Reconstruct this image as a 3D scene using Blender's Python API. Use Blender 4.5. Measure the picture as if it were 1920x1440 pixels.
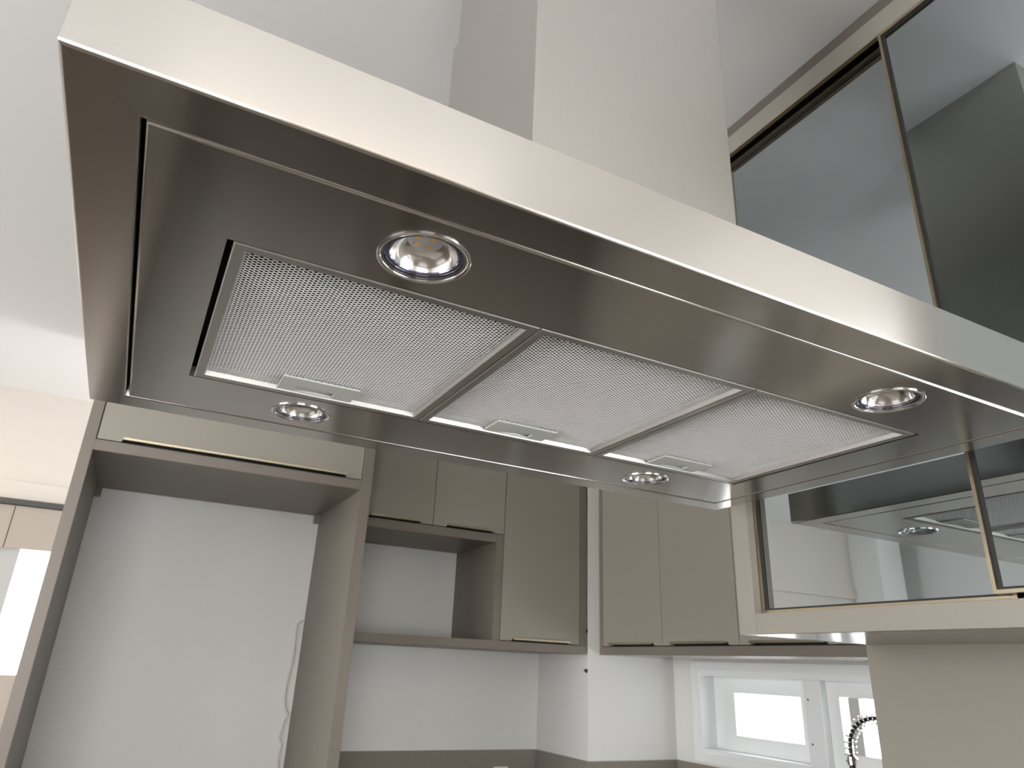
import bpy, bmesh, math, random
from mathutils import Vector, Matrix
random.seed(7)
for o in list(bpy.data.objects): bpy.data.objects.remove(o, do_unlink=True)
scene = bpy.context.scene
COL = scene.collection
ZB = 1.75            # height of the hood's underside above the floor; shapes below are written relative to it

# ---------------------------------------------------------------- camera
cam_data = bpy.data.cameras.new('camera')
cam = bpy.data.objects.new('camera', cam_data); COL.objects.link(cam)
F_PX = 1315.65
cam_data.sensor_width = 36.0; cam_data.lens = F_PX * 36.0 / 1920.0
R = [[0.88162764, -0.4701296, 0.04136244], [0.21065857, 0.31358373, -0.92589859], [0.42232175, 0.82501115, 0.37550092]]
right, down, fwd = Vector(R[0]), Vector(R[1]), Vector(R[2])
M = Matrix((right, -down, -fwd)).transposed().to_4x4()
M.translation = Vector((0.0879123, -0.33806988, -0.27816844 + ZB))
cam.matrix_world = M
cam_data.clip_start = 0.02
cam_data.dof.use_dof = True; cam_data.dof.focus_distance = 0.68; cam_data.dof.aperture_fstop = 16.0
scene.camera = cam

# ---------------------------------------------------------------- view, world, daylight
vs = scene.view_settings
vs.view_transform = 'Standard'; vs.look = 'None'; vs.gamma = 1.0; vs.use_curve_mapping = False
vs.exposure = 1.15
SKY = 5.0
world = bpy.data.worlds.new('sky'); scene.world = world; world.use_nodes = True
bg = world.node_tree.nodes['Background']
bg.inputs['Color'].default_value = (1.0, 0.995, 0.985, 1); bg.inputs['Strength'].default_value = SKY

def window_portal(loc, rot, sx, sy):
    l = bpy.data.lights.new('daylight_portal', 'AREA'); l.shape = 'RECTANGLE'; l.size = sx; l.size_y = sy
    l.cycles.is_portal = True
    o = bpy.data.objects.new('daylight_portal', l); COL.objects.link(o)
    o.location = (loc[0], loc[1], loc[2] + ZB); o.rotation_euler = rot
H90 = math.pi / 2
# portals fill the window openings built further down
window_portal((1.47, -1.40, -0.665), (0, H90, 0), 2.1, 1.75)       # balcony door, right of the cook
window_portal((-4.05, 0.3, -0.35), (0, -H90, 0), 1.9, 3.0)       # living room window, left
window_portal((-1.1, -4.17, -0.275), (-H90, 0, 0), 2.6, 1.85)      # added rear window, for light on the fronts facing the camera
window_portal((2.44, 1.62, -0.415), (0, H90, 0), 0.33, 1.25)     # kitchen window
window_portal((-0.9, 3.88, -0.12), (H90, 0, 0), 1.1, 0.55)       # far window beside the tall cabinet

# ---------------------------------------------------------------- materials
def mat(name, color, rough=0.5, metal=0.0, noise=0.0, nscale=40.0, bump=0.0, bscale=200.0, spec=0.5, stretch=None, coat=0.0):
    m = bpy.data.materials.new(name); m.use_nodes = True
    nt = m.node_tree; b = nt.nodes['Principled BSDF']
    b.inputs['Roughness'].default_value = rough; b.inputs['Metallic'].default_value = metal
    b.inputs['Specular IOR Level'].default_value = spec; b.inputs['Coat Weight'].default_value = coat
    b.inputs['Base Color'].default_value = (*color, 1)
    if noise or bump:
        tc = nt.nodes.new('ShaderNodeTexCoord'); mp = nt.nodes.new('ShaderNodeMapping')
        nt.links.new(tc.outputs['Object'], mp.inputs['Vector'])
        if stretch: mp.inputs['Scale'].default_value = stretch
        if noise:
            n = nt.nodes.new('ShaderNodeTexNoise'); n.inputs['Scale'].default_value = nscale; n.inputs['Detail'].default_value = 4
            nt.links.new(mp.outputs['Vector'], n.inputs['Vector'])
            r = nt.nodes.new('ShaderNodeMapRange')
            r.inputs['To Min'].default_value = 1 - noise; r.inputs['To Max'].default_value = 1 + noise
            nt.links.new(n.outputs['Fac'], r.inputs['Value'])
            mx = nt.nodes.new('ShaderNodeVectorMath'); mx.operation = 'SCALE'
            mx.inputs[0].default_value = color
            nt.links.new(r.outputs['Result'], mx.inputs['Scale']); nt.links.new(mx.outputs['Vector'], b.inputs['Base Color'])
        if bump:
            n2 = nt.nodes.new('ShaderNodeTexNoise'); n2.inputs['Scale'].default_value = bscale
            nt.links.new(mp.outputs['Vector'], n2.inputs['Vector'])
            bp = nt.nodes.new('ShaderNodeBump'); bp.inputs['Strength'].default_value = bump; bp.inputs['Distance'].default_value = 0.001
            nt.links.new(n2.outputs['Fac'], bp.inputs['Height']); nt.links.new(bp.outputs['Normal'], b.inputs['Normal'])
    return m

def brushed(name, color, rough, aniso, tangent, stretch):
    """stainless steel: fine grain along one direction, reflections smeared across it"""
    m = mat(name, color, rough, 1.0, noise=0.05, nscale=60, stretch=stretch)
    nt = m.node_tree; b = nt.nodes['Principled BSDF']
    b.inputs['Anisotropic'].default_value = aniso
    c = nt.nodes.new('ShaderNodeCombineXYZ')
    for i in range(3): c.inputs[i].default_value = tangent[i]
    nt.links.new(c.outputs['Vector'], b.inputs['Tangent'])
    return m

STEEL_X = brushed('brushed_steel_along_length', (0.54, 0.517, 0.488), 0.18, 0.85, (0, .707, .707), (0.6, 40, 40))

STEEL_Z = brushed('brushed_steel_upright', (0.54, 0.522, 0.492), 0.30, 0.6, (.707, .707, 0), (40, 40, 0.6))
ALU = mat('filter_frame_aluminium', (0.56, 0.55, 0.53), 0.38, 1.0)
MESH = mat('filter_mesh_aluminium', (0.70, 0.715, 0.71), 0.40, 0.75)
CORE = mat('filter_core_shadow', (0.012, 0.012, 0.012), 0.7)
PLASTIC = mat('pale_grey_plastic', (0.62, 0.64, 0.61), 0.4)
CHROME = mat('chrome', (0.86, 0.86, 0.88), 0.06, 1.0)
REFL = mat('lamp_reflector', (0.93, 0.93, 0.92), 0.16, 1.0)
LENS = mat('lamp_lens_ring', (0.20, 0.20, 0.29), 0.10, 0.7)
LEDB = mat('led_board', (0.66, 0.66, 0.72), 0.4)
LEDC = mat('led_chip', (0.95, 0.66, 0.25), 0.4)
BLACK = mat('black_trim_and_shade', (0.012, 0.012, 0.012), 0.6)  # tracks, seals, and the black pieces that stand in for shade
LAM = mat('taupe_laminate', (0.198, 0.17, 0.143), 0.42, noise=0.04, nscale=220, bump=0.05, bscale=900)
LAMG = mat('taupe_laminate_gloss_underside', (0.20, 0.176, 0.15), 0.16, noise=0.03, nscale=220)
DOOR = mat('greige_door_lacquer', (0.31, 0.288, 0.248), 0.38, noise=0.04, nscale=260, bump=0.04, bscale=900)
FILL = mat('brown_filler', (0.12, 0.105, 0.09), 0.5)
FRAMEC = mat('beige_cabinet_frame', (0.275, 0.255, 0.222), 0.4, noise=0.03, nscale=260)
GOLD = mat('champagne_profile', (0.46, 0.40, 0.29), 0.28, 1.0)
HANDLE = mat('champagne_handle', (0.66, 0.58, 0.43), 0.35, 1.0)
WHITE = mat('white_paint', (0.76, 0.755, 0.735), 0.75, noise=0.015, nscale=30)
CEIL = mat('ceiling_paint', (0.86, 0.86, 0.855), 0.85)
FARW = mat('warm_white_paint', (0.62, 0.575, 0.53), 0.8)
INNER = mat('white_back_panel', (0.72, 0.71, 0.69), 0.6)
SPL = mat('grey_brown_stone', (0.25, 0.228, 0.195), 0.22, noise=0.12, nscale=120)
FLOOR = mat('floor_porcelain', (0.058, 0.044, 0.033), 0.35, noise=0.06, nscale=3)
UPVC = mat('white_aluminium', (0.85, 0.87, 0.88), 0.35)
DARKM = mat('dark_hardware', (0.05, 0.048, 0.045), 0.45)
HOSE = mat('black_hose', (0.015, 0.015, 0.018), 0.4)
CORD = mat('cord_white', (0.66, 0.63, 0.58), 0.5)
BEIGED = mat('beige_door', (0.36, 0.31, 0.265), 0.45, noise=0.03, nscale=200)
GREYB = mat('grey_blind', (0.42, 0.42, 0.42), 0.7)
INSIDE = mat('dark_cabinet_interior', (0.16, 0.15, 0.145), 0.6)

def glass_mirror(name, refl, trans):
    m = bpy.data.materials.new(name); m.use_nodes = True
    nt = m.node_tree; nt.nodes.clear()
    out = nt.nodes.new('ShaderNodeOutputMaterial')
    g = nt.nodes.new('ShaderNodeBsdfGlossy'); g.inputs['Roughness'].default_value = 0.012; g.inputs['Color'].default_value = (*refl, 1)
    t = nt.nodes.new('ShaderNodeBsdfTransparent'); t.inputs['Color'].default_value = (*trans, 1)
    fr = nt.nodes.new('ShaderNodeFresnel'); fr.inputs['IOR'].default_value = 5.8
    a = nt.nodes.new('ShaderNodeMixShader')
    nt.links.new(fr.outputs['Fac'], a.inputs['Fac']); nt.links.new(t.outputs['BSDF'], a.inputs[1]); nt.links.new(g.outputs['BSDF'], a.inputs[2])
    nt.links.new(a.outputs['Shader'], out.inputs['Surface'])
    return m
GLASS = glass_mirror('smoked_mirror_glass', (0.88, 0.96, 1.0), (0.16, 0.17, 0.17))
def clear_glass(name, tint):
    m = bpy.data.materials.new(name); m.use_nodes = True
    nt = m.node_tree; nt.nodes.clear()
    out = nt.nodes.new('ShaderNodeOutputMaterial')
    g = nt.nodes.new('ShaderNodeBsdfGlossy'); g.inputs['Roughness'].default_value = 0.01
    t = nt.nodes.new('ShaderNodeBsdfTransparent'); t.inputs['Color'].default_value = (*tint, 1)
    a = nt.nodes.new('ShaderNodeMixShader'); a.inputs['Fac'].default_value = 0.06
    nt.links.new(t.outputs['BSDF'], a.inputs[1]); nt.links.new(g.outputs['BSDF'], a.inputs[2])
    nt.links.new(a.outputs['Shader'], out.inputs['Surface'])
    return m
CLEAR = clear_glass('window_glass', (0.95, 0.97, 0.97))
SOLAR = clear_glass('solar_control_glass', (0.85, 0.87, 0.88))
def emit(name, color, s):
    m = bpy.data.materials.new(name); m.use_nodes = True
    b = m.node_tree.nodes['Principled BSDF']
    b.inputs['Emission Color'].default_value = (*color, 1); b.inputs['Emission Strength'].default_value = s
    b.inputs['Base Color'].default_value = (0.9, 0.9, 0.9, 1)
    return m

# ---------------------------------------------------------------- helpers
def obj(name, bm, material, parent=None, smooth=None, kind=None, label=None):
    """link a bmesh (hood-relative coordinates) as one object; children share the root's origin"""
    root = parent
    while root is not None and root.parent is not None: root = root.parent
    off = Vector((0, 0, ZB))
    if root is not None and root.type == 'EMPTY': off = off - root.location
    for v in bm.verts: v.co += off
    bmesh.ops.recalc_face_normals(bm, faces=bm.faces)
    if smooth is not None:
        for f in bm.faces: f.smooth = f.calc_area() < 1.5e-2
        for e in bm.edges:
            if len(e.link_faces) == 2 and e.calc_face_angle(0) > smooth: e.smooth = False
    me = bpy.data.meshes.new(name); bm.to_mesh(me); bm.free()
    me.materials.append(material)
    o = bpy.data.objects.new(name, me); COL.objects.link(o)
    if parent is not None: o.parent = parent
    if kind: o['kind'] = kind
    if label: o['label'] = label
    return o
def thing(name, label, cat, base, group=None):
    o = bpy.data.objects.new(name, None); COL.objects.link(o)
    o.location = (base[0], base[1], base[2] + ZB); o.empty_display_size = 0.05
    o['label'] = label; o['category'] = cat
    if group: o['group'] = group
    return o
def tag(o, label, cat, group=None):
    o['label'] = label; o['category'] = cat
    if group: o['group'] = group
    return o
def struct(name, bm, m, parent=None):
    o = obj(name, bm, m, parent)
    if parent is None: o['kind'] = 'structure'
    return o
def bx(x0, x1, y0, y1, z0, z1, bm=None, bev=0.0):
    own = bmesh.new()
    ret = bmesh.ops.create_cube(own, size=1)
    for v in own.verts:
        v.co = Vector((x0 + (v.co.x + .5) * (x1 - x0), y0 + (v.co.y + .5) * (y1 - y0), z0 + (v.co.z + .5) * (z1 - z0)))
    if bev: bmesh.ops.bevel(own, geom=list(own.edges), offset=bev, segments=2, affect='EDGES', profile=0.6)
    if bm is None: return own
    tmp = bpy.data.meshes.new('t'); own.to_mesh(tmp); own.free(); bm.from_mesh(tmp); bpy.data.meshes.remove(tmp)
    return bm
def prism(pts, axis, a0, a1):
    """extrude a 2-D outline along an axis (0,1,2); pts in the other two coordinates in order"""
    bm = bmesh.new()
    def P(p, a):
        l = list(p); l.insert(axis, a); return Vector(l)
    A = [bm.verts.new(P(p, a0)) for p in pts]; B = [bm.verts.new(P(p, a1)) for p in pts]
    n = len(pts)
    bm.faces.new(A); bm.faces.new(B[::-1])
    for i in range(n): bm.faces.new((A[i], A[(i + 1) % n], B[(i + 1) % n], B[i]))
    return bm
def ring_rect(x0, x1, y0, y1, prof, closed=False):
    """sweep a profile of (inset, z) round a rectangle with mitred corners"""
    bm = bmesh.new(); loops = []
    for d, z in prof:
        loops.append([bm.verts.new((x, y, z)) for x, y in ((x0 + d, y0 + d), (x1 - d, y0 + d), (x1 - d, y1 - d), (x0 + d, y1 - d))])
    n = len(loops)
    for k in range(n if closed else n - 1):
        a, b = loops[k], loops[(k + 1) % n]
        for i in range(4):
            j = (i + 1) % 4
            bm.faces.new((a[i], a[j], b[j], b[i]))
    return bm
def lathe(prof, cx, cy, seg=40, cap=False, bm=None):
    bm = bm or bmesh.new(); loops = []
    for r, z in prof:
        loops.append([bm.verts.new((cx + r * math.cos(2 * math.pi * i / seg), cy + r * math.sin(2 * math.pi * i / seg), z)) for i in range(seg)])
    for a, b in zip(loops, loops[1:]):
        for i in range(seg):
            j = (i + 1) % seg; bm.faces.new((a[i], a[j], b[j], b[i]))
    if cap: bm.faces.new(loops[-1])
    return bm
def tube(path, rad, seg=8, bm=None):
    bm = bm or bmesh.new()
    path = [Vector(p) for p in path]; loops = []; n = len(path); prev = None
    for i, p in enumerate(path):
        t = (path[min(i + 1, n - 1)] - path[max(i - 1, 0)]).normalized()
        ref = prev if prev is not None else (Vector((0, 0, 1)) if abs(t.z) < .9 else Vector((1, 0, 0)))
        u = (ref - t * ref.dot(t)).normalized(); prev = u; w = t.cross(u)
        loops.append([bm.verts.new(p + (u * math.cos(2 * math.pi * k / seg) + w * math.sin(2 * math.pi * k / seg)) * rad) for k in range(seg)])
    for a, b in zip(loops, loops[1:]):
        for k in range(seg):
            j = (k + 1) % seg; bm.faces.new((a[k], a[j], b[j], b[k]))
    bm.faces.new(loops[0][::-1]); bm.faces.new(loops[-1])
    return bm
def smooth_path(pts, sub=6):
    P = [Vector(p) for p in pts]; out = []
    for i in range(len(P) - 1):
        p0 = P[max(i - 1, 0)]; p1 = P[i]; p2 = P[i + 1]; p3 = P[min(i + 2, len(P) - 1)]
        for k in range(sub):
            t = k / sub
            out.append(0.5 * ((2 * p1) + (p2 - p0) * t + (2 * p0 - 5 * p1 + 4 * p2 - p3) * t * t + (3 * p1 - p0 - 3 * p2 + p3) * t ** 3))
    out.append(P[-1]); return out
def plate(x0, x1, y0, y1, z0, z1, holes, seg=40):
    """flat plate z0..z1 with round through-holes (cx, cy, r) laid out along x"""
    bm = bmesh.new()
    xs = [x0]
    cells = []
    for cx, cy, r in sorted(holes):
        s = r * 1.06
        cells.append((xs[-1], cx - s, None)); cells.append((cx - s, cx + s, (cx, cy, r, s))); xs.append(cx + s)
    cells.append((xs[-1], x1, None))
    def quad(a, b, c, d, z): bm.faces.new([bm.verts.new((p[0], p[1], z)) for p in (a, b, c, d)])
    for z in (z0, z1):
        for a, b, h in cells:
            if h is None: quad((a, y0), (b, y0), (b, y1), (a, y1), z)
            else:
                cx, cy, r, s = h
                quad((a, y0), (b, y0), (b, cy - s), (a, cy - s), z); quad((a, cy + s), (b, cy + s), (b, y1), (a, y1), z)
                C = []; S = []
                for i in range(seg):
                    t = 2 * math.pi * (i + .5) / seg; c, sn = math.cos(t), math.sin(t); k = s / max(abs(c), abs(sn))
                    C.append(bm.verts.new((cx + r * c, cy + r * sn, z))); S.append(bm.verts.new((cx + k * c, cy + k * sn, z)))
                for i in range(seg):
                    j = (i + 1) % seg; bm.faces.new((C[i], C[j], S[j], S[i]))
                for q in range(4):     # square's corners
                    t = math.pi / 4 + q * H90; i = int((t / (2 * math.pi)) * seg - .5); j = (i + 1) % seg
                    k = bm.verts.new((cx + s * math.copysign(1, math.cos(t)), cy + s * math.copysign(1, math.sin(t)), z)); bm.faces.new((S[i], S[j], k))
    for a, b in (((x0, y0), (x1, y0)), ((x1, y0), (x1, y1)), ((x1, y1), (x0, y1)), ((x0, y1), (x0, y0))):
        bm.faces.new([bm.verts.new(p) for p in ((*a, z0), (*b, z0), (*b, z1), (*a, z1))])
    for cx, cy, r in holes: lathe([(r, z0), (r, z1)], cx, cy, seg, bm=bm)
    bmesh.ops.remove_doubles(bm, verts=bm.verts, dist=1e-6)
    return bm

# ================================================================ the setting
CZ = 0.945; FZ = -ZB
struct('floor', bx(-4.2, 2.6, -4.2, 4.0, FZ - .06, FZ), FLOOR)
struct('ceiling', bx(-4.2, 2.6, -4.2, 4.0, CZ, CZ + .1), CEIL)
struct('wall_back', bx(-.13, 1.922, 2.83, 2.95, FZ, CZ), WHITE)
struct('wall_pillar', bx(1.922, 2.394, 2.40, 2.95, FZ, CZ), WHITE)
def wall_with_hole(name, axis, a0, a1, u0, u1, hu0, hu1, hz0, hz1, m):
    """wall slab a0..a1 thick on axis, spanning u0..u1, with one opening"""
    bm = bmesh.new()
    def add(ua, ub, za, zb):
        if ub - ua < 1e-6 or zb - za < 1e-6: return
        if axis == 0: bx(a0, a1, ua, ub, za, zb, bm)
        else: bx(ua, ub, a0, a1, za, zb, bm)
    add(u0, hu0, FZ, CZ); add(hu1, u1, FZ, CZ); add(hu0, hu1, FZ, hz0); add(hu0, hu1, hz1, CZ)
    return struct(name, bm, m)
wall_with_hole('wall_right', 0, 2.394, 2.52, .64, 2.95, 1.00, 2.245, -.585, -.245, WHITE)
bm = bx(1.40, 1.50, -.45, .64, FZ, CZ); bx(1.50, 2.52, .52, .64, FZ, CZ, bm)
struct('wall_cooking', bm, mat('taupe_wall_panel', (0.245, 0.222, 0.187), 0.45, noise=0.05, nscale=300))
wall_with_hole('wall_balcony', 0, 1.40, 1.50, -4.2, -.45, -2.3, -.50, FZ, .42, WHITE)
wall_with_hole('wall_left', 0, -4.2, -4.0, -4.2, 4.0, -1.2, 1.8, -1.3, .6, WHITE)
wall_with_hole('wall_rear', 1, -4.2, -4.1, -4.2, 1.5, -2.4, .2, -1.2, .65, FARW)
wall_with_hole('wall_far', 1, 3.82, 3.94, -4.2, 2.6, -1.45, -.10, -.40, .155, FARW)
struct('wall_pilaster', bx(-3.75, -3.45, 3.55, 3.82, FZ, CZ), WHITE)

# far sliding doors beside the tall cabinet, with the lit window set in them
d = thing('door_1', 'beige sliding door leaves below a dark track on the far wall', 'door', (-.8, 3.81, FZ))
for a, b in ((-1.9, -.474), (-.470, 1.0)):
    m_ = bmesh.new()
    if a < -1:
        bx(a, -1.45, 3.785, 3.818, FZ + .01, .355, m_); bx(-1.45, b, 3.785, 3.818, .155, .355, m_); bx(-1.45, b, 3.785, 3.818, FZ + .01, -.40, m_)
    else:
        bx(a, -.10, 3.785, 3.818, .155, .355, m_); bx(-.10, b, 3.785, 3.818, FZ + .01, .355, m_); bx(a, -.10, 3.785, 3.818, FZ + .01, -.40, m_)
    obj('door_leaf', m_, BEIGED, d)
obj('blind', bx(-1.45, -.403, 3.80, 3.812, -.40, .155), GREYB, d, label='grey blind over the left part of the window')
obj('pane', bx(-.403, -.10, 3.86, 3.866, -.40, .155), CLEAR, d)
d['kind'] = 'structure'
struct('trim_1', bx(-1.95, 1.05, 3.77, 3.818, .358, .385), DARKM)
struct('trim_2', bx(-4.0, 1.05, 3.80, 3.818, .388, .475), FARW)

# kitchen window over the counter
w = thing('window_1', 'white aluminium window with two sashes over the kitchen counter', 'window', (2.394, 1.62, -.58)); w['kind'] = 'structure'
def frame_x(x0, x1, y0, y1, z0, z1, t, bev=.002):
    bm = bmesh.new()
    bx(x0, x1, y0, y0 + t, z0, z1, bm, bev); bx(x0, x1, y1 - t, y1, z0, z1, bm, bev)
    bx(x0, x1, y0 + t, y1 - t, z0, z0 + t, bm, bev); bx(x0, x1, y0 + t, y1 - t, z1 - t, z1, bm, bev)
    return bm
obj('window_casing', frame_x(2.380, 2.394, .97, 2.27, -.61, -.215, .035), UPVC, w)
obj('window_frame', frame_x(2.386, 2.50, 1.00, 2.245, -.585, -.245, .028), UPVC, w)
mul = obj('mullion', bx(2.388, 2.50, 1.590, 1.668, -.557, -.273, bev=.002), UPVC, w)
for z in (-.339, -.487):
    obj('screw', tube([(2.389, 1.648, z), (2.3865, 1.648, z)], .0035, 10), DARKM, mul)
s1 = obj('sash', frame_x(2.44, 2.475, 1.668, 2.135, -.557, -.273, .062), UPVC, w)
obj('pane', bx(2.455, 2.459, 1.73, 2.073, -.495, -.335), CLEAR, s1)
obj('jamb_liner', bx(2.465, 2.475, 2.135, 2.217, -.557, -.273), UPVC, w)
s2 = obj('sash', frame_x(2.420, 2.445, 1.012, 1.590, -.557, -.273, .052), UPVC, w)
obj('sash_bar', bx(2.415, 2.445, 1.455, 1.50, -.505, -.325, bev=.002), mat('grey_aluminium', (0.55, 0.55, 0.55), 0.4), s2)
obj('pane', bx(2.430, 2.434, 1.06, 1.54, -.505, -.325), CLEAR, s2)

# balcony door and living room window that let the daylight in (beside and behind the camera)
w = thing('window_2', 'tall glazed balcony door beside the cooking area', 'window', (1.45, -1.25, FZ)); w['kind'] = 'structure'
obj('window_frame', frame_x(1.42, 1.48, -2.3, -.50, FZ, .42, .05), UPVC, w)
obj('mullion', bx(1.43, 1.47, -1.43, -1.37, FZ + .05, .37), UPVC, w)
for y0_, y1_ in ((-2.25, -1.43), (-1.37, -.55)): obj('pane', bx(1.448, 1.454, y0_, y1_, FZ + .05, .37), SOLAR, w)
w = thing('window_3', 'wide living room window in the left wall', 'window', (-4.1, .3, -1.3)); w['kind'] = 'structure'
obj('window_frame', frame_x(-4.12, -4.06, -1.2, 1.8, -1.3, .6, .05), UPVC, w)
obj('mullion', bx(-4.11, -4.07, .27, .33, -1.25, .55), UPVC, w)

w = thing('added_window_4', 'wide window added in the unseen rear wall for more frontal light', 'window', (-1.1, -4.15, -1.2)); w['kind'] = 'structure'  # unseen window, added to light the recess, doors and hood front
bm = bmesh.new()
bx(-2.4, -2.35, -4.18, -4.12, -1.2, .65, bm); bx(.15, .2, -4.18, -4.12, -1.2, .65, bm); bx(-2.35, .15, -4.18, -4.12, -1.2, -1.15, bm); bx(-2.35, .15, -4.18, -4.12, .60, .65, bm)
obj('window_frame', bm, UPVC, w)
obj('mullion', bx(-1.13, -1.07, -4.17, -4.13, -1.15, .60), UPVC, w)

# backsplash strips and counters
def slab(name, b, label, cat): return tag(obj(name, b, SPL), label, cat)
bm = bx(.84, 1.910, 2.818, 2.83, -.85, -.62, bev=.001)
slab('backsplash', bm, 'grey brown stone upstand along the wall below the open niche', 'backsplash')
slab('backsplash', bx(1.910, 1.922, 2.40, 2.818, -.85, -.62, bev=.001), 'grey brown stone upstand on the side of the white pillar', 'backsplash')
slab('backsplash', bx(1.910, 2.394, 2.388, 2.40, -.85, -.62, bev=.001), 'grey brown stone upstand on the front of the white pillar', 'backsplash')
slab('backsplash', bx(2.382, 2.394, .64, 2.388, -.85, -.62, bev=.001), 'grey brown stone upstand below the window', 'backsplash')
slab('countertop', prism([(.84, 2.22), (1.76, 2.22), (1.76, .645), (2.392, .645), (2.392, 2.386), (1.908, 2.386), (1.908, 2.816), (.84, 2.816)], 2, -.89, -.85), 'grey brown stone worktop in the window corner', 'worktop')
slab('countertop', bx(-.35, 1.398, -.02, .70, -.89, -.85, bev=.002), 'grey brown stone worktop below the range hood', 'worktop')
for n, (x0, x1, y0, y1, lab) in enumerate(((.86, 1.74, 2.26, 2.81, 'taupe base cabinet below the open niche'), (1.80, 2.38, .66, 2.24, 'taupe base cabinet below the window'), (-.30, 1.39, .04, .64, 'taupe base cabinet below the range hood'))):
    t = thing('base_cabinet', lab, 'cabinet', ((x0 + x1) / 2, (y0 + y1) / 2, FZ))
    obj('plinth', bx(x0 + .02, x1 - .02, y0 + .05, y1 - .02, FZ, FZ + .10), DARKM, t)
    obj('body', bx(x0, x1, y0, y1, FZ + .10, -.89), LAM, t)
    k = max(1, round((x1 - x0) / .42)) if n != 1 else 4
    for i in range(k):
        if n == 1: b = bx(x0 - .018, x0, y0 + i * (y1 - y0) / k + .002, y0 + (i + 1) * (y1 - y0) / k - .002, FZ + .11, -.90)
        else: b = bx(x0 + i * (x1 - x0) / k + .002, x0 + (i + 1) * (x1 - x0) / k - .002, y0 - .018, y0, FZ + .11, -.90)
        obj('door', b, DOOR, t)

# unseen ceiling lamps, added to brighten the hood front and the far wall
DIFF = emit('warm_fill_diffuser', (1.0, .88, .75), 6.5); DIFF2 = emit('warm_fill_diffuser_dim', (1.0, .88, .75), 2.2)
for lx, ly, hx, hy, lab in ((.45, -2.1, .60, .30, 'long flat warm fill lamp added on the living area ceiling'), (-1.35, 3.15, .35, .35, 'flat square warm fill lamp added near the far wall')):
    t = thing('fill_lamp', lab, 'lamp', (lx, ly, CZ - .03))
    obj('lamp_housing', ring_rect(lx - hx, lx + hx, ly - hy, ly + hy, [(0, CZ), (0, CZ - .03), (.02, CZ - .03), (.02, CZ - .02)]), UPVC, t)
    obj('diffuser', bx(lx - hx + .02, lx + hx - .02, ly - hy + .02, ly + hy - .02, CZ - .024, CZ - .018), DIFF if ly < 0 else DIFF2, t)

# ================================================================ range hood
W, D, Hh, IN = .9905, .600, .057, .039
hood = thing('range_hood', 'brushed steel island range hood with chimney, three mesh filters and four round lamps', 'range hood', (W / 2, D / 2, 0))
RB = .0022
prof = [(0, Hh), (0, RB)] + [(RB - RB * math.cos(a), RB - RB * math.sin(a)) for a in (math.pi / 8, math.pi / 4, 3 * math.pi / 8)] + [(RB, 0), (IN - .0015, 0), (IN - .0005, .0005), (IN, .0015), (IN, .014)]
def canopy_side(side):
    bm = bmesh.new(); g = .00012; A = []; B = []
    for dd, z in prof:
        if side == 0: p, q = (dd + g, dd), (W - dd - g, dd)
        elif side == 1: p, q = (W - dd, dd + g), (W - dd, D - dd - g)
        elif side == 2: p, q = (W - dd - g, D - dd), (dd + g, D - dd)
        else: p, q = (dd, D - dd - g), (dd, dd + g)
        A.append(bm.verts.new((*p, z))); B.append(bm.verts.new((*q, z)))
    for i in range(len(A) - 1): bm.faces.new((A[i], B[i], B[i + 1], A[i + 1]))
    return bm
for s in range(4):
    obj('canopy_side', canopy_side(s), STEEL_X, hood, smooth=.5)
obj('canopy_top', bx(.0005, W - .0005, .0005, D - .0005, Hh - .003, Hh), STEEL_X, hood)
obj('inner_shade', bx(.012, W - .012, .012, D - .012, .034, .050), BLACK, hood)  # black box stands in for the shade inside the hood

G = .0022
px0, px1, py0, py1 = IN + G + .0026, W - IN - G - .0026, IN + G + .0026, D - IN - G - .0026
FX0, FX1, FY0, FY1 = .0985, .8835, .143, .4475
LX, LY, LR = (.2305, .7555), (.0925, .5030), .0300
bm = plate(px0, px1, py0, FY0, 0.0003, .012, [(LX[0], LY[0], LR), (LX[1], LY[0], LR)])
for args in ((px0, px1, FY1, py1, .0003, .012, [(LX[0], LY[1], LR), (LX[1], LY[1], LR)]),):
    tmp = bpy.data.meshes.new('t'); b2 = plate(*args); b2.to_mesh(tmp); b2.free(); bm.from_mesh(tmp); bpy.data.meshes.remove(tmp)
bx(px0, FX0, FY0, FY1, .0003, .012, bm); bx(FX1, px1, FY0, FY1, .0003, .012, bm)
pan = obj('bottom_panel', bm, STEEL_X, hood)
E = .0026
obj('panel_edge', ring_rect(px0 - E, px1 + E, py0 - E, py1 + E, [(0, .012), (0, .0003 + E), (E * .45, .0003 + E * .25), (E, .0003)]), STEEL_X, pan, smooth=1.2)

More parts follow.
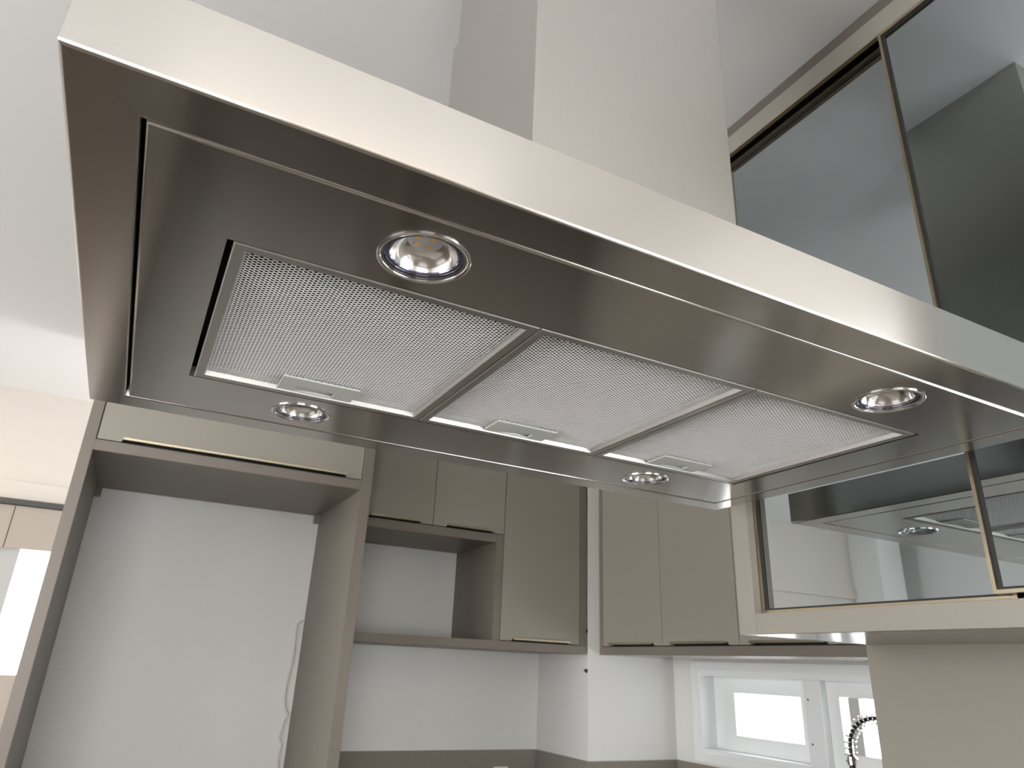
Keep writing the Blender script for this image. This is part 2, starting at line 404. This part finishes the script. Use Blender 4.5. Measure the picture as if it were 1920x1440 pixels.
# filters
def perforated(w, h, px):
    Rr = px / math.sqrt(3); rp = 1.5 * Rr; verts = []; faces = []; idx = {}
    def vid(x, y, z):
        k = (round(x * 1e6), round(y * 1e6), round(z * 1e6))
        if k not in idx: idx[k] = len(verts); verts.append((x, y, z))
        return idx[k]
    rows = int(h / rp); cols = int(w / px); oy = (h - rows * rp) / 2
    for r in range(rows + 1):
        for c in range(cols + 1):
            cx = c * px + (px / 2 if r % 2 else 0); cy = oy + r * rp
            if cx > w or cy > h: continue
            O = []; I = []
            for k in range(6):
                a = math.pi / 6 + k * math.pi / 3
                ox, oyy = cx + Rr * math.cos(a), cy + Rr * math.sin(a)
                O.append(vid(min(max(ox, 0), w), min(max(oyy, 0), h), 0))
                I.append(vid(min(max(cx + .74 * Rr * math.cos(a), 0), w), min(max(cy + .74 * Rr * math.sin(a), 0), h), .0006))
            for k in range(6):
                j = (k + 1) % 6
                f = (O[k], O[j], I[j], I[k])
                if len(set(f)) == 4: faces.append(f)
    me = bpy.data.meshes.new('filter_mesh'); me.from_pydata([(b, a, z) for a, b, z in verts], [], faces)   # columns of holes run across the hood; me.materials.append(MESH)
    return me
FW = (FX1 - .0045 - FX0 - .0045) / 3
BW = .0105
mesh_me = perforated(FY1 - FY0 - .004 - 2 * BW, FW - 2 * BW, .0040)
for i in range(3):
    x0 = FX0 + .0045 + i * FW + .0004; x1 = FX0 + .0045 + (i + 1) * FW - .0004; y0, y1 = FY0 + .002, FY1 - .002
    fl = obj('grease_filter', ring_rect(x0, x1, y0, y1, [(0, .010), (0, .0010), (.0010, 0), (BW - .0018, 0), (BW - .0010, .0006), (BW + .0006, .0056), (BW + .0006, .0135)]), ALU, hood)
    o = bpy.data.objects.new('filter_mesh', mesh_me); COL.objects.link(o); o.parent = fl
    o.location = Vector((x0 + BW, y0 + BW, .0055)) - Vector((W / 2, D / 2, 0)); o['kind'] = 'stuff'
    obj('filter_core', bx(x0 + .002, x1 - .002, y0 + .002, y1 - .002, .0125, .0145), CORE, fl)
    hx0 = x0 + .0845; hx1 = hx0 + .084; hy0, hy1 = y1 - .052, y1 - BW - .001
    sx0, sx1, sy0, sy1 = hx0 + .018, hx1 - .023, hy0 + .022, hy1 - .002
    bm = bmesh.new(); zt = .0018; zu = .0040
    # plate with a slot: four bars round the slot, plus the slot's sloping floor
    bx(hx0, hx1, hy0, sy0, zt, zu, bm); bx(hx0, hx1, sy1, hy1, zt, zu, bm); bx(hx0, sx0, sy0, sy1, zt, zu, bm); bx(sx1, hx1, sy0, sy1, zt, zu, bm)
    han = obj('filter_handle', bm, PLASTIC, fl)
    bm = bmesh.new()
    V = [bm.verts.new(p) for p in ((sx0, sy0, zt + .0001), (sx1, sy0, .0072), (sx1, sy1, .0072), (sx0, sy1, zt + .0001))]; bm.faces.new(V)
    obj('slot', bm, PLASTIC, fl)

# lamps
for ly in LY:
    for lx in LX:
        lp = obj('hood_lamp', lathe([(.0350, .0003), (.0350, -.0006), (.0342, -.0012), (.0326, -.0010), (.0316, .0004), (.0311, .0030), (.0308, .0075)], lx, ly, 48), CHROME, hood, smooth=.9)
        obj('lens_ring', lathe([(.0309, .0050), (.0300, .0030), (.0280, .0022), (.0258, .0026), (.0250, .0044)], lx, ly, 48), LENS, lp, smooth=.9)
        obj('reflector', lathe([(.0251, .0036), (.0240, .0066), (.0220, .0100), (.0190, .0130), (.0162, .0146), (.0134, .0154)], lx, ly, 48), REFL, lp, smooth=.9)
        obj('led_board', lathe([(.0138, .0157), (.0136, .0154), (.0030, .0154), (.0002, .0154)], lx, ly, 32, cap=True), LEDB, lp)
        for a in (.9, 2.2, 3.5, 5.4):
            cx, cy = lx + .0075 * math.cos(a), ly + .0075 * math.sin(a)
            obj('led_chip', bx(cx - .0024, cx + .0024, cy - .0017, cy + .0017, .0146, .0155), LEDC, lp)

# chimney, in two telescoping lengths
bm = bx(.356, .634, .164, .432, Hh, .597, bev=.0008)
obj('chimney', bm, STEEL_Z, hood)
obj('chimney_extension', bx(.3605, .6295, .1685, .4275, .59, CZ - .0005, bev=.0008), STEEL_Z, hood)

# ================================================================ glass-fronted wall cabinet
gc = thing('glass_cabinet', 'beige framed wall cabinet with smoked mirror sliding doors beside the hood', 'cabinet', (1.23, .19, -.206))
YA, YB = .634, -.250
obj('stile', bx(1.060, 1.078, .596, YA, -.206, .865, bev=.0008), FRAMEC, gc)
obj('stile', bx(1.060, 1.078, YB, YB + .038, -.206, .865, bev=.0008), FRAMEC, gc)
obj('bottom_rail', bx(1.060, 1.078, YB + .0385, .5955, -.206, -.172, bev=.0008), FRAMEC, gc)
obj('top_rail', bx(1.060, 1.068, YB + .0385, .5955, .795, .840, bev=.0008), FRAMEC, gc)
obj('rail_edge', bx(1.0595, 1.0685, YB + .0385, .5955, .7925, .7948), GOLD, gc)
obj('filler_strip', bx(1.0605, 1.078, YB + .0385, .5955, .8405, .865), FILL, gc)
obj('end_panel', bx(1.078, 1.398, .616, YA, -.206, .865), FRAMEC, gc)
obj('end_panel', bx(1.078, 1.398, YB, YB + .018, -.206, .865), FRAMEC, gc)
obj('bottom_board', bx(1.078, 1.398, YB + .018, .616, -.206, -.188), LAMG, gc)
obj('top_board', bx(1.078, 1.398, YB + .018, .616, .845, .865), FRAMEC, gc)
obj('back_board', bx(1.385, 1.398, YB + .018, .616, -.188, .845), INSIDE, gc)
obj('shelf', bx(1.11, 1.385, YB + .02, .614, .30, .318), INSIDE, gc)
obj('sliding_track', bx(1.068, 1.100, YB + .02, .614, .812, .838), BLACK, gc)
obj('stile_lining', bx(1.078, 1.100, .598, .614, -.188, .812), FRAMEC, gc)
obj('sill_track', bx(1.078, 1.100, YB + .02, .597, -.188, -.176), BLACK, gc)
def slide_door(x, y0, y1, z0, z1):
    fr = obj('sliding_door', frame_x(x - .008, x + .004, y0, y1, z0, z1, .0048, 0), GOLD, gc)
    obj('seal', frame_x(x - .003, x + .0035, y0 + .0048, y1 - .0048, z0 + .0048, z1 - .0048, .0035, 0), BLACK, fr)
    obj('glass_pane', bx(x - .0005, x + .003, y0 + .0048, y1 - .0048, z0 + .0048, z1 - .0048), GLASS, fr)
slide_door(1.0855, .175, .595, -.1710, .786)
slide_door(1.0635, -.211, .191, -.1655, .789)

# ================================================================ tall refrigerator cabinet
fc = thing('refrigerator_cabinet', 'tall taupe cabinet with an empty refrigerator recess and lift-up door above', 'cabinet', (.34, 2.5, FZ))
obj('side_panel', bx(-.136, -.102, 2.2, 2.828, FZ, CZ - .005, bev=.0008), LAM, fc)
obj('side_panel', bx(.776, .816, 2.2, 2.828, FZ, CZ - .005, bev=.0008), LAM, fc)
obj('bridge_board', bx(-.102, .776, 2.2, 2.828, .314, .349, bev=.0008), LAM, fc)
obj('top_board', bx(-.102, .776, 2.2, 2.828, .90, .938), LAM, fc)
obj('cavity_shade', bx(-.102, .776, 2.235, 2.245, .349, .90), BLACK, fc)  # black sheet stands in for the shade behind the lift-up door
obj('back_cleat', bx(-.102, -.080, 2.800, 2.828, .278, .314), LAM, fc)
obj('back_cleat', bx(.752, .776, 2.800, 2.828, .278, .314), LAM, fc)
def notched(u0, u1, z0, z1, n0, n1, nh):
    return [(u0, z0), (n0 - .006, z0), (n0, z0 + nh), (n1, z0 + nh), (n1 + .006, z0), (u1, z0), (u1, z1), (u0, z1)]
def door_y(parent, u0, u1, z0, z1, n0, n1, y, nh=.0075):
    """door facing -y with a finger gap and a champagne pull lip along its lower edge"""
    dr = obj('door', prism(notched(u0, u1, z0, z1, n0, n1, nh), 1, y, y + .018), DOOR, parent)
    hb = prism([(y - .012, z0 + nh + .0045), (y - .015, z0 + nh + .003), (y - .015, z0 + nh - .004), (y - .013, z0 + nh - .004), (y - .012, z0 + nh - .0005), (y + .016, z0 + nh - .0005), (y + .016, z0 + nh + .0004), (y - .0005, z0 + nh + .0045)], 0, n0, n1)
    obj('handle', hb, HANDLE, dr, label='slim champagne pull along the lower edge')
    return dr
door_y(fc, -.0985, .7735, .352, .897, -.024, .715, 2.2, .0095)

# cord hanging in the recess
pts = [(.770, 2.823, -.128), (.757, 2.822, -.133), (.747, 2.821, -.155), (.750, 2.82, -.267), (.743, 2.82, -.349), (.740, 2.82, -.409), (.747, 2.82, -.457), (.760, 2.818, -.478), (.763, 2.817, -.487), (.753, 2.82, -.506), (.744, 2.82, -.560), (.746, 2.82, -.580), (.755, 2.82, -.591), (.749, 2.82, -.629), (.754, 2.82, -.675), (.751, 2.82, -.80), (.755, 2.82, -1.05), (.748, 2.82, -1.3)]
tag(obj('electric_cord', tube(smooth_path(pts), .0045, 8), CORD, smooth=1.0), 'pale electric cord hanging in the empty refrigerator recess', 'cord')

# ================================================================ wall cabinet with open niche
nc = thing('niche_cabinet', 'taupe wall cabinet with an open niche, two short doors and one tall door', 'cabinet', (1.36, 2.61, -.207))
cy0, cy1 = 2.40, 2.828
obj('bottom_board', bx(.818, 1.910, cy0, cy1, -.207, -.174, bev=.0008), LAM, nc)
obj('side_panel', bx(1.877, 1.910, cy0, cy1, -.1735, .90), LAM, nc)
obj('side_panel', bx(.818, .836, cy0, cy1, -.1735, .90), LAM, nc)
bm = bx(1.450, 1.484, cy0, cy1, -.1735, .2570, bev=.0006); bx(1.450, 1.484, cy0 + .02, cy1, .257, .90, bm)
obj('niche_divider', bm, LAM, nc)
obj('niche_shelf', bx(.836, 1.4495, cy0, cy1, .222, .257, bev=.0006), LAM, nc)
obj('top_board', bx(.836, 1.877, cy0, cy1, .90, .935), LAM, nc)
obj('niche_back', bx(.836, 1.4495, cy1 - .006, cy1, -.1735, .222), INNER, nc)
obj('cavity_shade', bx(.836, 1.4495, cy0 + .035, cy0 + .045, .257, .90), BLACK, nc)  # shade behind the short doors, drawn as a black sheet
obj('cavity_shade', bx(1.484, 1.877, cy0 + .035, cy0 + .045, -.1735, .90), BLACK, nc)  # same black shade sheet behind the tall door
door_y(nc, .838, 1.1485, .2605, .897, .880, 1.092, cy0)
door_y(nc, 1.1515, 1.4825, .2605, .897, 1.215, 1.430, cy0)
door_y(nc, 1.4865, 1.8745, -.1705, .897, 1.545, 1.820, cy0)
# small hooks on the pillar's edge
for z, lab in ((-.111, 'small dark round hook on the pillar side beside the tall door'), (-.274, 'small dark round hook on the pillar side below the wall cabinets')):
    t = thing('wall_hook', lab, 'hook', (1.922, 2.412, z))
    obj('rose', tube([(1.922, 2.412, z), (1.918, 2.412, z)], .0085, 14), DARKM, t)
    obj('peg', tube([(1.919, 2.412, z), (1.912, 2.412, z), (1.9105, 2.412, z + .006)], .004, 10), DARKM, t)
t = thing('wall_outlet', 'white power outlet on the stone upstand', 'outlet', (1.73, 2.818, -.77))
obj('outlet_plate', bx(1.695, 1.765, 2.808, 2.818, -.80, -.687, bev=.002), UPVC, t)
obj('outlet_insert', bx(1.708, 1.752, 2.805, 2.809, -.775, -.715, bev=.001), UPVC, t)

# ================================================================ wall cabinet over the window
wc = thing('window_cabinet', 'greige three-door wall cabinet above the kitchen window', 'cabinet', (2.19, 1.55, -.207))
X0, X1 = 1.981, 2.392
obj('bottom_board', bx(X0, X1, .66, 2.398, -.207, -.174, bev=.0008), LAMG, wc)
obj('side_panel', bx(X0, X1, 2.373, 2.398, -.1735, .90), LAM, wc)
obj('side_panel', bx(X0, X1, .66, .68, -.1735, .90), LAM, wc)
obj('top_board', bx(X0, X1, .66, 2.398, .90, .935), LAM, wc)
obj('cavity_shade', bx(X0 + .035, X0 + .045, .68, 2.373, -.1735, .90), BLACK, wc)  # black sheet in place of the shade behind these doors
edges = [2.3715, 1.970, 1.561, 1.150, .682]
for a, b in zip(edges, edges[1:]):
    n1, n0 = a - .055, b + .055
    nh = .0085; z0 = -.1705
    dr = obj('door', prism([(y, z) for y, z in notched(b + .0012, a - .0012, z0, .897, n0, n1, nh)], 0, X0, X0 + .018), DOOR, wc)
    hb = prism([(X0 - .012, z0 + nh + .0045), (X0 - .015, z0 + nh + .003), (X0 - .015, z0 + nh - .004), (X0 - .013, z0 + nh - .004), (X0 - .012, z0 + nh - .0005), (X0 + .016, z0 + nh - .0005), (X0 + .016, z0 + nh + .0004), (X0 - .0005, z0 + nh + .0045)], 1, n0, n1)
    obj('handle', hb, HANDLE, dr, label='slim champagne pull along the lower edge')

# ================================================================ spring faucet
fx, fy = 2.12, 1.278
t = thing('kitchen_faucet', 'tall black hose faucet with a chrome spring coil in front of the window', 'faucet', (fx, fy, -.85))
obj('base_ring', lathe([(.026, -.85), (.026, -.842), (.016, -.835), (.014, -.80)], fx, fy, 24, cap=True), CHROME, t, smooth=.6)
obj('stem', tube([(fx, fy, -.845), (fx, fy, -.500)], .009, 14), HOSE, t, smooth=.8)
obj('collar', lathe([(.0095, -.505), (.0145, -.503), (.0145, -.482), (.0095, -.480)], fx, fy, 20), CHROME, t, smooth=.6)
arc = [(fx, fy, -.50), (fx, fy, -.46)] + [(fx, fy - .105 + .105 * math.cos(a), -.455 + .085 * math.sin(a)) for a in [i * math.pi / 14 for i in range(15)]] + [(fx, fy - .21, -.50), (fx, fy - .21, -.58)]
sp = smooth_path(arc, 5)
obj('hose', tube(sp, .0062, 12), HOSE, t, smooth=.8)
# spring coil round the hose
L = [0.0]
for a, b in zip(sp, sp[1:]): L.append(L[-1] + (b - a).length)
turns = int(L[-1] / .0165); coil = []
for k in range(turns * 12 + 1):
    s = L[-1] * k / (turns * 12); i = max(j for j in range(len(L)) if L[j] <= s + 1e-9); i = min(i, len(sp) - 2)
    p = sp[i].lerp(sp[i + 1], (s - L[i]) / max(1e-9, L[i + 1] - L[i])); tg = (sp[i + 1] - sp[i]).normalized()
    u = Vector((1, 0, 0)); wv = tg.cross(u); a = 2 * math.pi * k / 12
    coil.append(p + (u * math.cos(a) + wv * math.sin(a)) * .0175)
obj('spring_coil', tube(coil, .0017, 6), CHROME, t, smooth=1.2)
obj('spray_head', lathe([(.008, -.56), (.016, -.58), (.017, -.66), (.013, -.665)], fx, fy - .21, 20, cap=True), HOSE, t, smooth=.6)
